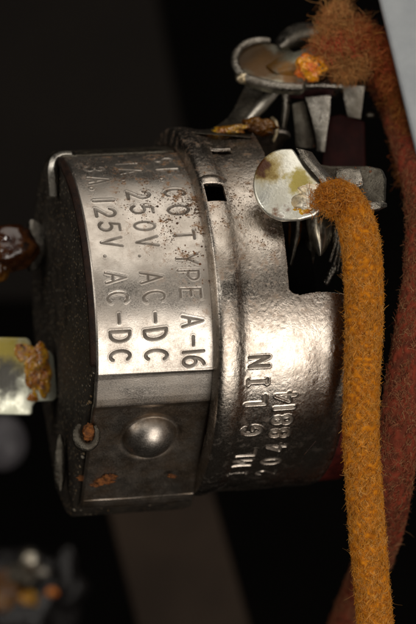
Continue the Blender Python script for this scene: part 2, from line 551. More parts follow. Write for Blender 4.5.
def shell(P, Q, keep, give=False):
    """sheet metal: outer grid P, inner grid Q, faces kept by mask, rims closed"""
    nx, ns = P.shape[:2]
    idx = np.arange(nx * ns).reshape(nx, ns)
    a, b, c, d = idx[:-1, :-1], idx[1:, :-1], idx[1:, 1:], idx[:-1, 1:]
    quad = np.stack([a, b, c, d], -1)
    F1 = quad[keep]
    off = nx * ns
    F2 = quad[keep][:, ::-1] + off
    K = np.zeros((nx + 1, ns + 1), bool)
    K[1:-1, 1:-1] = keep
    rims = []
    e = K[1:-1, 1:-1] & ~K[:-2, 1:-1]
    rims.append(np.stack([a[e], d[e], d[e] + off, a[e] + off], -1))
    e = K[1:-1, 1:-1] & ~K[2:, 1:-1]
    rims.append(np.stack([c[e], b[e], b[e] + off, c[e] + off], -1))
    e = K[1:-1, 1:-1] & ~K[1:-1, :-2]
    rims.append(np.stack([b[e], a[e], a[e] + off, b[e] + off], -1))
    e = K[1:-1, 1:-1] & ~K[1:-1, 2:]
    rims.append(np.stack([d[e], c[e], c[e] + off, d[e] + off], -1))
    F = np.concatenate([F1, F2] + rims)
    V = np.concatenate([P.reshape(-1, 3), Q.reshape(-1, 3)])
    used = np.zeros(len(V), bool)
    used[F.ravel()] = True
    new = np.cumsum(used) - 1
    return (V[used], new[F][:, ::-1], used) if give else (V[used], new[F][:, ::-1])

# ------------------------------------------------------------------ the place behind the switch
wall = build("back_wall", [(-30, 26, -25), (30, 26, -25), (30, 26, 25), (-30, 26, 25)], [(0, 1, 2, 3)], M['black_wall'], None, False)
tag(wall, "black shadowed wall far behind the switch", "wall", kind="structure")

def plate(name, pts, y, thick, mat, label, cat):
    V = [W(px, py, y) for px, py in pts]
    ctr = np.mean(V, 0)
    n = len(V)
    A = np.array(V) - ctr
    B = A + [0, thick, 0]
    F = [tuple(range(n)), tuple(range(2 * n - 1, n - 1, -1))] + [(i, i + n, (i + 1) % n + n, (i + 1) % n) for i in range(n)]
    o = build(name, np.vstack([A, B]), F, mat, None, False)
    o.location = ctr
    soften(o, 0.05, 3)
    return tag(o, label, cat)

plate("chassis_plate", [(98, 470), (206, 470), (254, 640), (140, 640)], 9.0, 0.3, M['brown_plate'],
      "dark brown metal plate hanging behind the lower half of the switch", "plate")
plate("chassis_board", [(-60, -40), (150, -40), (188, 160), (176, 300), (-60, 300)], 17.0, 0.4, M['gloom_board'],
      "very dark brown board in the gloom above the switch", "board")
plate("grey_chassis", [(370, -40), (520, -40), (520, 260), (443, 260)], -0.35, 0.2, M['aluminium'],
      "pale grey painted metal panel in the top right corner", "panel")

# ------------------------------------------------------------------ the switch
sw = empty("electric_switch")
sw.matrix_world = MSW
tag(sw, "round nickel-plated electric switch with a stamped ratings band and black end face", "switch")
# in the switch's coordinates: x runs along the axis, -y faces the camera (u = -y), z is up
R0 = 1.664
XB = 0.582                                   # half width of the band

# --- the band's cross-section, from the top round the near side to the folded lower edge
def band_path():
    pts = [(R0 * math.cos(rad(a)), R0 * math.sin(rad(a))) for a in np.linspace(71, -19.2, 120)]
    u, z = pts[-1]
    pts += [(u - 0.012, z - 0.018)]
    pts += [(1.538, -0.598), (1.488, -0.690), (1.432, -0.790), (1.398, -0.845), (1.384, -0.864), (1.352, -0.878), (1.318, -0.888), (1.290, -0.915)]
    pts += [(1.290 + t * (0.36 - 1.290), -0.915 + t * (-1.835 + 0.915)) for t in np.linspace(0.06, 1, 30)]
    pts += [(0.315, -1.868), (0.26, -1.885), (0.16, -1.895), (-0.2, -1.905)]
    P = np.array(pts)
    s = np.r_[0, np.cumsum(np.hypot(*np.diff(P, axis=0).T))]
    return P, s
BP, BS = band_path()
S_ARC = R0 * rad(71)                          # path length at the near-most line
nx, ns = 236, int(BS[-1] / 0.0052)
X = np.linspace(-XB, XB, nx)
S = np.linspace(0, BS[-1], ns)
U, Z = np.interp(S, BS, BP[:, 0]), np.interp(S, BS, BP[:, 1])
k = np.ones(7) / 7
Us, Zs = (np.convolve(np.pad(q, 3, 'edge'), k, 'valid') for q in (U, Z))
tu, tz = np.gradient(Us), np.gradient(Zs)
tl = np.hypot(tu, tz)
NU, NZ = -tz / tl, tu / tl                    # outward normal (path runs downwards on the near side)
# lettering: photographed line heights -> angle on the band -> path length
def s_of(y, x):
    yc = 315.4 - 100 * (x * 0.974 * 0.0565)
    v = max(-0.999, min(0.999, (yc - y) / (R0 * 100 * 1.028)))
    return S_ARC - R0 * math.asin(v)
strokes = []
rows = [
    (-0.445, 0.192, [('3', 171), ('A', 182.5), ('.', 191), ('1', 204), ('2', 216), ('5', 230), ('V', 246), ('.', 260), ('A', 281), ('C', 301), ('-', 320.5), ('D', 338), ('C', 357.5)]),
    (-0.105, 0.205, [('1', 164.5), ('A', 173.5), ('.', 183.5), ('2', 198), ('5', 212.5), ('0', 229), ('V', 245.5), ('.', 259.5), ('A', 281), ('C', 300.5), ('-', 319.5), ('D', 337), ('C', 356.5)]),
    (0.262, 0.195, [('S', 160), ('E', 173.5), ('.', 181.5), ('C', 195.5), ('O', 213), ('T', 239), ('Y', 261.5), ('P', 278.5), ('E', 296), ('A', 323), ('-', 342), ('1', 353.5), ('6', 363)]),
]
for x0, H, chars in rows:
    for ch, y in chars:
        strokes += letter(ch, x0 + random.gauss(0, 0.004), s_of(y, x0), H * random.uniform(0.97, 1.04), 0.150, True, random.gauss(0, 0.03))
Dm = stroke_field(X, S, strokes, 0.05)
worn = 0.72 + 0.5 * smooth_noise(nx, ns, 70, 3)
h = groove(Dm, 0.0155, 0.0100, 0.20) * np.clip(worn, 0.35, 1.15)
h += 0.0022 * smooth_noise(nx, ns, 38, 5) + 0.0045 * smooth_noise(nx, ns, 110, 6)
# pressed dome on the flat lower face
iu = np.argmin((U - 1.0) ** 2 + (Z + 1.165) ** 2)
rr = np.hypot(X[:, None] - 0.015, S[None, :] - S[iu])
RD = 0.262
Rs = RD / math.sin(rad(68))
dome = np.sqrt(np.clip(Rs ** 2 - rr ** 2, 0, None)) - Rs * math.cos(rad(68))
h += np.where(rr < RD, dome, 0) - 0.012 * np.exp(-((rr - RD * 1.08) / 0.03) ** 2)
# rounded long edges
e = XB - np.abs(X)
h -= (0.016 * np.clip(1 - e / 0.022, 0, 1) ** 2)[:, None]
sh = 0.010 * np.exp(-((S - S_ARC - R0 * rad(19.5)) / 0.016) ** 2)
h += sh[None, :] * np.clip(0.5 + X / XB * 0.6, 0, 1)[:, None]
sl = BS[np.argmin(np.abs(BP[:, 1] + 1.80))]
h += 0.006 * np.exp(-((S - sl) / 0.009) ** 2)[None, :] * np.clip(1.15 + 0.5 * smooth_noise(nx, ns, 40, 8), 0, 1.4)
P = np.stack([np.broadcast_to(X[:, None], h.shape), -(U + h * NU), Z + h * NZ], -1)
Q = np.stack([np.broadcast_to(X[:, None], h.shape), -(U - 0.055 * NU) + 0 * h, Z - 0.055 * NZ + 0 * h], -1)
# the band narrows a little along its folded lower part
nar = np.interp(S, [0, BS[-1] * 0.62, BS[-1]], [1, 1, 0.965])
P[..., 0] *= nar
Q[..., 0] *= nar
gr = np.clip(1 - (Dm / 0.0150) ** 2, 0, 1).ravel()
dm = np.clip((RD * 0.97 - rr) / 0.05, 0, 1).ravel()          # film colour thinned over the dome to keep its highlight bright
V, F = shell(P, Q, np.ones((nx - 1, ns - 1), bool))
build("ratings_band", V, F, M['band'], sw, True, np.stack([np.r_[gr, 0 * gr], np.r_[dm, 0 * dm], np.r_[0 * gr, 0 * gr]], -1))

# --- black body inside the band
def body_outline(scale=1.0, n=90):
    o = [(1.63 * math.cos(rad(a)) * scale, 1.63 * math.sin(rad(a)) * scale) for a in np.linspace(-19, 222, n)]
    o += [(-0.85, -1.72), (-0.35, -1.96), (-0.18, -1.985), (0.05, -1.955), (0.26, -1.80), (1.24, -0.80)]
    return o
def prism(outline, x0, x1, bev=0.0):
    n = len(outline)
    V = [(x0, -u, z) for u, z in outline] + [(x1, -u, z) for u, z in outline]
    F = [tuple(range(n))[::-1], tuple(range(n, 2 * n))] + [(i, (i + 1) % n, (i + 1) % n + n, i + n) for i in range(n)]
    return np.array(V), F
V, F = prism(body_outline(), -0.61, 0.62)
soften(build("housing", V, F, M['phenolic'], sw), 0.05, 3, 40)
# brown fibre edge of the end plate, just inside the band's edge
ro = [(1.652 * math.cos(rad(a)), 1.652 * math.sin(rad(a))) for a in np.linspace(-16.5, 75, 70)]
ri = [(1.57 * math.cos(rad(a)), 1.57 * math.sin(rad(a))) for a in np.linspace(75, -16.5, 70)]
V, F = prism(ro + ri, -0.63, -0.5)
build("fibre_rim", V, F, M['rim'], sw)
# raised strap across the top of the body beyond the band's upper end
a = np.linspace(73, 150, 60)
so = [(1.67 * math.cos(rad(t)), 1.67 * math.sin(rad(t))) for t in a] + [(1.6 * math.cos(rad(t)), 1.6 * math.sin(rad(t))) for t in a[::-1]]
V, F = prism(so, -0.60, 0.56)
soften(build("top_strap", V, F, M['dark'], sw), 0.02)

# --- ears folded over the end face
def ribbon(path, width_dir, wid, thick, n=40):
    """a bent strip of sheet: path of points, strip width along width_dir"""
    Pp, _ = spline(path, n)
    T = np.gradient(Pp, axis=0)
    T /= np.linalg.norm(T, axis=1)[:, None]
    wv = np.asarray(width_dir, float)
    Wv = wv - T * (T @ wv)[:, None]
    Wv /= np.linalg.norm(Wv, axis=1)[:, None]
    Nn = np.cross(T, Wv)
    V, F = [], []
    for i in range(n):
        for a_, b_ in ((-1, -1), (1, -1), (1, 1), (-1, 1)):
            V.append(Pp[i] + Wv[i] * wid / 2 * a_ + Nn[i] * thick / 2 * b_)
    for i in range(n - 1):
        for j in range(4):
            F.append((i * 4 + j, i * 4 + (j + 1) % 4, (i + 1) * 4 + (j + 1) % 4, (i + 1) * 4 + j))
    F += [(3, 2, 1, 0), tuple(4 * (n - 1) + j for j in range(4))]
    return np.array(V), F
V, F = ribbon(loc([W(72, 157, -0.50), W(63, 157, -0.52), W(56, 160, -0.54), W(53, 168, -0.54), W(52.5, 180, -0.50), W(53, 196, -0.44)]),
              loc([[0.0, -0.5, 0.8]])[0] - loc([[0, 0, 0]])[0] + 0 * loc([[0, 0, 0]])[0], 0.10, 0.075)
soften(build("folded_ear", V, F, M['tab'], sw), 0.025, 3)
# curled ear with a rusty hole, on the corner of the end face
ce = W(87, 434, -1.30)
ring = [ce + np.array([0.10 * math.cos(rad(t)) * 1.0, -0.03 + 0.02 * math.sin(rad(t)), 0.125 * math.sin(rad(t))]) for t in np.linspace(-230, 40, 16)]
V, F = tube(loc(ring), 0.036, 50, 12, taper=[.7, 1.3, 1.5, 1.1, .9, .6])
ear = build("curled_ear", V, F, M['dark'], sw)
V, F = lump(loc(ce + np.array([0.02, 0.0, 0.01]))[0], (0.07, 0.05, 0.08), 4, 0.35, 2.2)
build("rust_scab", V, F, M['rust'], ear)
c2 = W(60, 463, -0.12)
V, F = lump((0, 0, 0), (0.065, 0.06, 0.27), 9, 0.10, 1.2)
V = loc(V + c2)
build("side_ear", V, F, M['dark'], sw)
# rust and grit along the lower left corner of the band
for px, py, y, s_, sd in ((103, 481, -0.70, .045, 1), (110, 477.5, -0.74, .035, 2), (95, 484, -0.66, .03, 3), (172, 476, -0.62, .022, 5), (84, 478, -0.62, .035, 6)):
    V, F = lump(W(px, py, y), (s_ * 1.7, s_ * 0.5, s_ * 0.75), sd, 0.9, 2.6, 24, 16)
    build("rust_crust", loc(V), F, M['rust'], sw)

# --- the nickel cap on the right
XC0, XC1 = 0.575, 1.875
XP = [0.55, 0.560, 0.572, 0.59, 0.62, 0.66, 0.71, 0.76, 0.80, 0.84, 0.90, 1.0, 1.2, 1.40, 1.56, 1.68, 1.79, 1.845, 1.875]
RP = [1.70, 1.79, 1.828, 1.842, 1.850, 1.853, 1.851, 1.843, 1.832, 1.823, 1.818, 1.820, 1.828, 1.822, 1.815, 1.822, 1.818, 1.803, 1.770]
Xc = np.linspace(0.55, XC1, 250)
xs = spline(np.stack([XP, RP], -1), 800)[0]
Rc = np.interp(Xc, xs[:, 0], xs[:, 1])
PHI = np.radians(np.r_[np.linspace(-100, -62, 130), np.linspace(-61.8, 62, 690), np.linspace(62.3, 100, 90), np.linspace(103, 257, 60), [260]])
S_ = PHI * 1.83
# raised / sunk lettering read upwards (S grows upwards here)
def phi_of(y, x):
    yc = 315.4 - 100 * (x * 0.974 * 0.0565)
    return math.asin(max(-0.999, min(0.999, (yc - y) / (183 * 1.025))))
st = []
for ch, y, xb in (('N', 362, 1.06), ('I', 381.5, 1.05), ('L', 400, 1.04), ('G', 431, 1.035), ('L', 453.5, 1.02), ('M', 464.5, 1.01), ('I', 475.5, 1.0)):
    st += letter(ch, xb, -1.83 * phi_of(y, xb), 0.188, 0.150 if ch != 'M' else 0.12, False)
for ch, y, xb in (('4', 397, 1.335), ('1', 408, 1.33), ('8', 420, 1.325), ('8', 433.5, 1.32), ('4', 448.5, 1.315), ('0', 462.5, 1.30), ('2', 474.5, 1.29)):
    st += letter(ch, xb, -1.83 * phi_of(y, xb), 0.188, 0.140, False)
st = [[(x, -s) for x, s in q] for q in st]
st = [[(x, s) for x, s in q] for q in st]
Dc = stroke_field(Xc, S_, st, 0.06)
NXc, NPc = len(Xc), len(PHI)
hc = groove(Dc, 0.0165, 0.0150, 0.30)
hc += 0.0006 * smooth_noise(NXc, NPc, 30, 11) + 0.0032 * smooth_noise(NXc, NPc, 110, 12) + 0.0004 * smooth_noise(NXc, NPc, 5, 13)
deg = np.degrees(PHI)
# pressed step round the left of the cut-out and a lip above the slot
def box(x0, x1, a0, a1):
    return (Xc[:, None] > x0) & (Xc[:, None] < x1) & (deg[None, :] > a0) & (deg[None, :] < a1)
lipd = np.hypot((Xc[:, None] - 0.705) / 0.15, (deg[None, :] - 42.9) / 1.8)
hc += 0.016 * np.clip(1 - lipd ** 2, 0, 1)
dent = np.hypot((Xc[:, None] - 0.98) / 0.09, (deg[None, :] - 18) / 9)
hc -= 0.012 * np.exp(-dent ** 2)
slot = box(0.605, 0.80, 34.5, 41.5 ) & (deg[None, :] < 42.0 - 9 * np.clip((Xc[:, None] - 0.72), 0, 1))
corner = np.hypot(np.clip(1.375 - Xc[:, None], 0, None), np.clip(6.6 - deg[None, :], 0, None) * 1.83 * math.pi / 180) > 0.10
notch = (Xc[:, None] > 1.285 + 0.0006 * (deg[None, :] - 3)) & (deg[None, :] > 3.2 + 0.6 * np.sin(Xc[:, None] * 9)) & (deg[None, :] < 92) & ~(corner & (Xc[:, None] < 1.375) & (deg[None, :] < 6.6))
slot2 = box(0.80, 1.00, 56.0, 59.6)
cut = slot | notch | slot2
# metal turns in at the cut edges
R = Rc[:, None] + hc
keep = ~(cut[:-1, :-1] | cut[1:, :-1] | cut[1:, 1:] | cut[:-1, 1:])
def ring_pts(R):
    return np.stack([np.broadcast_to(Xc[:, None], R.shape), -R * np.cos(PHI)[None], R * np.sin(PHI)[None]], -1)
gc = np.clip(1 - (Dc / 0.018) ** 2, 0, 1) * np.clip(0.8 + 0.5 * smooth_noise(NXc, NPc, 25, 19), 0.2, 1)
V, F, used = shell(ring_pts(R), ring_pts(np.broadcast_to(Rc[:, None] - 0.06, R.shape)), keep, True)
cap = build("nickel_cap", V, F[:, ::-1], M['cap'], sw, True, np.repeat(np.r_[gc.ravel(), 0 * gc.ravel()][used][:, None], 3, 1))
# dark core seen through the slot and the cut-out
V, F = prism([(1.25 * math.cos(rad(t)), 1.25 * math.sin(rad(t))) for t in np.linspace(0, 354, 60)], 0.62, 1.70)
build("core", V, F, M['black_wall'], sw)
V, F = prism([(1.74 * math.cos(rad(t)), 1.74 * math.sin(rad(t))) for t in np.linspace(0, 356, 90)], 1.55, 1.62)
# red fibre base behind the cap's open end, seen below the wire
A = np.linspace(-125, -12, 90)
nX = 30
g = np.zeros((nX, 90, 3))
g2 = np.zeros((nX, 90, 3))
for j, t in enumerate(A):
    for i, x in enumerate(np.linspace(1.70, 2.10, nX)):
        r_ = 1.785 - 0.035 * math.exp(-((t + 73) / 1.6) ** 2) + 0.012 * math.exp(-((t + 70) / 1.0) ** 2)
        g[i, j] = (x, -r_ * math.cos(rad(t)), r_ * math.sin(rad(t)))
        r_ -= 0.08
        g2[i, j] = (x, -r_ * math.cos(rad(t)), r_ * math.sin(rad(t)))
V, F = shell(g, g2, np.ones((nX - 1, 89), bool))
build("fibre_base", V, F[:, ::-1], M['washer'], sw)

# --- terminals on the black end face (left)
def wslab(name, pts, y, thick, mat, parent, tilt=(0, 0), bev=0.015, wavy=0.0):
    """a flat piece facing the camera, outline measured at depth y; tilt = depth change per unit to the right / upwards"""
    A = np.array([W(px, py, y) for px, py in pts])
    c = A.mean(0)
    A[:, 1] += (A[:, 0] - c[0]) * tilt[0] + (A[:, 2] - c[2]) * tilt[1]
    n = len(A)
    ny = np.array([-tilt[0], 1, -tilt[1]])
    ny = ny / np.linalg.norm(ny)
    V = np.vstack([A, A + ny * thick])
    F = [tuple(range(n)), tuple(range(2 * n - 1, n - 1, -1))] + [(i, i + n, (i + 1) % n + n, (i + 1) % n) for i in range(n)]
    o = build(name, loc(V), F, mat, parent, True)
    soften(o, bev, 3, 30)
    return o
def spot(px, py, y):
    return tuple(loc(W(px, py, y))[0])
m_b = stained("flux_stained_lug", [(spot(8, 352, .15), .32, (0.42, 0.33, 0.05)), (spot(36, 372, .3), .22, (0.30, 0.13, 0.012)), (spot(2, 377, .15), .30, (0.07, 0.065, 0.05)),  # dark spot at the left end paints the shade inside the lug's hole
                                   (spot(33, 395, .3), .10, (0.20, 0.09, 0.01))], (0.74, 0.75, 0.62), (0.52, 0.53, 0.42))
lug = wslab("solder_lug", [(-14, 337), (28, 338), (31, 341), (33, 350), (50, 351), (54, 356), (56, 378), (57, 398), (53, 402), (36, 402), (33, 407), (33, 414), (29, 416), (-14, 415)],
            0.15, 0.07, m_b, sw, tilt=(0.22, -0.10), bev=0.02)
lugy = lambda px, py: 0.13 + (px - 33.2) / 100 * 0.22 - (376 - py) / 100 * 0.10
for cx_, cy_, rx_, ry_, hh_, sd_ in ((39, 371, 11, 25, 0.055, 2.3), (28, 352, 15, 9, 0.022, 5.1), (33, 397, 6, 5, 0.035, 8.4), (46, 386, 5, 11, 0.04, 9.9), (30, 372, 7, 14, 0.02, 12.2)):
    V, F = crust(cx_, cy_, rx_, ry_, lugy, hh_, sd_, 1.25)
    build("flux_crust", loc(V), F, M['flux'], lug)
V, F = lump((0, 0, 0), (0.27, 0.20, 0.235), 21, 0.16, 1.3)
V[:, 0] *= 1.15
sock = wslab("terminal_collar", [(33, 219), (38, 221), (45, 226), (48, 240), (46, 252), (42, 262), (37, 270), (30, 272), (30, 219)], 0.55, 0.14, M['dull'], sw, tilt=(0.3, 0), bev=0.03)
build("resin_drop", loc(V + W(8, 247, 0.35)), F, M['resin'], sock)
V, F = lump((0, 0, 0), (0.10, 0.10, 0.20), 25, 0.2, 1.3)
build("resin_run", loc(V + W(1, 262, 0.33)), F, M['flux_dark'], sock)

# --- solder lug at the upper right, facing the camera, with the yellow wire on it
m_c = stained("tinned_lug", [(spot(265, 165, -1.5), .26, (0.40, 0.29, 0.07)), (spot(261, 164, -1.5), .19, (0.075, 0.024, 0.008)), (spot(300, 182, -1.5), .17, (0.45, 0.36, 0.07)),
                             (spot(280, 215, -1.5), .13, (0.16, 0.05, 0.01)), (spot(305, 205, -1.5), .12, (0.5, 0.44, 0.22))], (0.80, 0.79, 0.70), (0.66, 0.64, 0.54))
disc = [(287 + 34 * math.cos(rad(t)), 184 - 37 * math.sin(rad(t))) for t in np.linspace(98, 262, 40)]
outl = [(293, 147)] + disc + [(300, 220), (314, 216), (326, 206), (330, 190), (322, 184), (313, 176), (304, 165), (297, 153)]
soften(wslab("wire_lug", outl[::-1], -1.50, 0.07, m_c, sw, tilt=(-0.05, 0.30), bev=0.03), 0.03)
wslab("lug_bar", [(298, 152), (312, 162), (330, 165), (368, 165), (383, 168), (387, 178), (386, 202), (380, 210), (352, 213), (322, 214), (308, 190)], -1.22, 0.12, M['dark'], sw, tilt=(0.06, 0.15), bev=0.035)
V, F = sheet([W(336, 170, -1.30), W(346, 168, -1.30), W(360, 169, -1.28)], [W(336, 186, -1.32), W(348, 190, -1.32), W(364, 186, -1.30)], 0.05, 0.05)
build("bent_tongue", loc(V), F, M['dull'], sw)
V, F = sheet([W(296, 148, -1.36), W(306, 164, -1.48), W(322, 183, -1.56)], [W(312, 152, -1.30), W(322, 166, -1.40), W(336, 182, -1.48)], 0.05, 0.05)
build("folded_edge", loc(V), F, M['dull'], sw)
lugw = lambda px, py: -1.50 - (px - 290) / 100 * 0.05 + (185 - py) / 100 * 0.30
V, F = crust(312, 197, 20, 16, lugw, 0.055, 3.1, 0.15, 80)
build("solder_blob", loc(V), F, M['solder'], sw)
V, F = crust(302, 209, 12, 7, lugw, 0.03, 4.4, 0.6)
build("flux_smear", loc(V), F, M['flux'], sw)
V, F = tube(loc([W(352, 208, -1.35), W(366, 207, -1.42), (W(378, 206, -1.42)), W(386, 205, -1.38)]), 0.045, 24, 10, taper=[.8, 1, 1.1, .5])
build("wire_end", V, F, M['dull'], sw)
# looped spring lug and strip seen through the cut-out
V, F = sheet([W(306, 212, -1.05), W(308, 232, -1.12), W(314, 248, -1.12), W(319, 256, -1.1)], [W(334, 212, -1.0), W(332, 236, -1.05), W(326, 250, -1.08), W(321, 256, -1.1)], 0.06, 0.16)
build("spring_loop", loc(V), F, M['solder'], sw)
V, F = sheet([W(326, 212, -0.95), W(330, 240, -1.0), W(330, 262, -0.95)], [W(344, 212, -0.9), W(344, 240, -0.95), W(338, 266, -0.92)], 0.06, 0.08)
build("contact_post", loc(V), F, M['dull'], sw)
V, F = sheet([W(290, 206, -0.9), W(291, 232, -0.85), W(288, 262, -0.8)], [W(301, 208, -0.95), W(299, 236, -0.9), W(292, 268, -0.8)], 0.05, 0.03)
build("side_strip", loc(V), F, M['dark'], sw)
V, F = sheet([W(300, 214, -0.8), W(304, 240, -0.7), W(302, 272, -0.6)], [W(312, 214, -0.8), W(316, 246, -0.7), W(310, 280, -0.6)], 0.05, 0.04)
build("side_strip", loc(V), F, M['dark'], sw)
for q_ in range(4):
    V, F = tube(loc([W(336 + q_ * 3, 212, -1.15 + q_ * 0.05), W(337 + q_ * 2.2, 236 + q_ * 4, -1.1), W(330 + q_ * 3.5, 262 + q_ * 5, -1.05 + q_ * 0.05)]), 0.016, 24, 8)
    build("wire_strand", V, F, M['dull'], sw)
V, F = tube(loc([W(346, 248, -0.9), W(336, 264, -0.95), W(325, 284, -0.9)]), 0.035, 20, 8)
build("contact_strip", V, F, M['dull'], sw)
wslab("insulator", [(289, 212), (304, 214), (300, 240), (291, 262), (288, 240)], -0.75, 0.08, M['flux_dark'], sw)

# --- upper terminal: an eyelet cup on bent legs, standing on top of the cap
def ell(cx, cy, rx, ry, y, dy, t):
    return W(cx + rx * math.cos(rad(t)), cy - ry * math.sin(rad(t)), y + dy * math.sin(rad(t)))
def oval_cup(rim_t=0.09):
    outer = [(262 + 27 * math.cos(rad(t)), 60 - 21 * math.sin(rad(t))) for t in np.linspace(60, 250, 30)]
    return outer
eye = [(263 + 29 * math.cos(rad(t)), 62 - 22 * math.sin(rad(t))) for t in np.linspace(62, 236, 36)] + [(262, 85), (278, 88), (300, 89), (306, 83), (306, 70), (300, 54), (286, 44)]
m_e = stained("flux_stained_eyelet", [(spot(252, 58, .3), .40, (0.055, 0.026, 0.005)), (spot(268, 70, .2), .30, (0.10, 0.045, 0.006)), (spot(290, 76, .1), .20, (0.20, 0.085, 0.008)), (spot(244, 50, .3), .2, (0.06, 0.035, 0.015))],
              (0.36, 0.35, 0.28), (0.20, 0.19, 0.14))
term = wslab("eyelet_terminal", eye[::-1], 0.25, 0.13, m_e, sw, tilt=(0.0, 0.95), bev=0.03)
cupy = lambda px, py: 0.25 + (66 - py) / 100 * 0.95
V, F = crust(262, 63, 20, 13, cupy, 0.05, 6.2, 0.5, 80, 0.15)
build("old_flux", loc(V), F, M['flux_dark'], term)
rimp = [ell(263, 61, 28, 21, 0.2, 0.2, t) for t in np.linspace(75, 245, 18)] + [W(262, 83, 0.02), W(280, 86.5, -0.02), W(303, 87, -0.02)]
V, F = tube(loc(rimp), 0.044, 90, 14, taper=[.6, 1, 1, 1, 1.1, 1, .9])
build("eyelet_rim", V, F, M['dull'], term)
# broad strip from the cup down to the top of the cap, stained amber at its foot
V, F = sheet([W(247, 82, 0.30), W(239, 98, 0.25), W(228, 117, 0.10), W(210, 129, -0.25), W(192, 133, -0.45)], [W(276, 89, 0.30), W(263, 104, 0.22), W(252, 120, 0.08), (W(250, 131, -0.2)), W(252, 138, -0.45)], 0.06, 0.05)
build("bracket", loc(V), F, M['dark'], term)
V, F = tube(loc([W(279, 88, 0.22), W(268, 99, 0.18), W(257, 111, 0.10), W(247, 122, 0.0)]), 0.052, 40, 12, taper=[.8, 1.1, 1.2, 1.0, .7])
build("terminal_leg", V, F, M['tab'], term)
V, F = sheet([W(281, 87, 0.22), W(282, 105, 0.20), W(280, 128, 0.14)], [W(291, 87, 0.22), W(290, 108, 0.20), W(286, 128, 0.14)], 0.05, 0.06)
build("terminal_leg", loc(V), F, M['dull'], term)
V, F = lump((0, 0, 0), (0.075, 0.06, 0.06), 51, 0.12, 1.0)
build("nub", loc(V + W(243, 78, 0.05)), F, M['solder'], term)
footy = lambda px, py: -0.30 - (px - 225) / 100 * 0.2
V, F = crust(226, 131, 22, 6, footy, 0.16, 7.7, 0.8, 80, -0.12)
build("flux_pool", loc(V), F, M['flux'], term)
V, F = crust(258, 127, 17, 10, lambda px, py: -0.22, 0.14, 9.2, 1.0, 80, 0.1)
build("flux_pool", loc(V), F, M['flux_dark'], term)
V, F = tube(loc([W(272, 118, 0.12), W(276, 122, 0.06), W(277, 132, 0.03), W(273, 142, 0.03)]), 0.020, 24, 8)
build("thin_clip", V, F, M['solder'], term)
V, F = sheet([W(292, 104, 0.2), W(294, 124, 0.2), W(296, 148, 0.2)], [W(306, 100, 0.25), W(312, 124, 0.25), W(316, 148, 0.25)], 0.05, 0.04)
build("side_strip", loc(V), F, M['dark'], term)
# spade of the red wire lying in the eyelet, and its crimp
V, F = sheet([W(266, 66, 0.14), W(282, 56, 0.16), W(304, 49, 0.16), W(334, 38, 0.15)], [W(282, 78, 0.10), W(298, 76, 0.06), W(314, 70, 0.06), W(336, 58, 0.1)], 0.05, 0.05)
build("spade", loc(V), F, m_e, term)
V, F = sheet([W(274, 42, 0.5), W(284, 30, 0.5), W(298, 23, 0.5), W(320, 24, 0.45)], [W(284, 52, 0.35), W(298, 47, 0.35), W(312, 44, 0.32), W(330, 42, 0.3)], 0.08, 0.14)
build("crimp", loc(V), F, M['dull'], term)
V, F = crust(311, 67, 15, 15, lambda px, py: -0.02, 0.14, 11.3, 0.8, 90)
build("flux_drop", loc(V), F, M['flux_orange'], term)
# second bracket with red fibre beneath
wslab("bracket_plate", [(296, 78), (312, 74), (340, 76), (362, 79), (367, 84), (364, 89), (342, 87), (318, 86), (298, 87)], 0.2, 0.25, M['dull'], sw, tilt=(0.1, 0.5), bev=0.025)
V, F = sheet([W(305, 97, 0.18), W(311, 116, 0.18), W(316, 138, 0.18), W(317, 152, 0.18)], [W(331, 95, 0.10), W(330, 114, 0.12), W(327, 134, 0.14), W(325, 152, 0.16)], 0.06, 0.02)
build("bracket_leg", loc(V), F, M['dull'], sw)
V, F = sheet([W(343, 85, 0.2), W(344, 100, 0.2), W(348, 117, 0.2)], [W(365, 86, 0.12), W(363, 103, 0.15), W(361, 119, 0.12)], 0.06, 0.02)
build("bracket_leg", loc(V), F, M['dull'], sw)
wslab("fibre_band", [(288, 84), (300, 86), (334, 87), (334, 95), (318, 100), (290, 98)], 0.22, 0.12, M['fibre'], sw)
wslab("fibre_block", [(324, 118), (340, 114), (356, 118), (365, 122), (366, 172), (322, 172)], 0.35, 0.3, M['fibre'], sw)
V, F = lump((0, 0, 0), (0.06, 0.05, 0.035), 61, 0.1, 1.0)
build("rivet", loc(V + W(370, 115, 0.4)), F, M['dark'], sw)

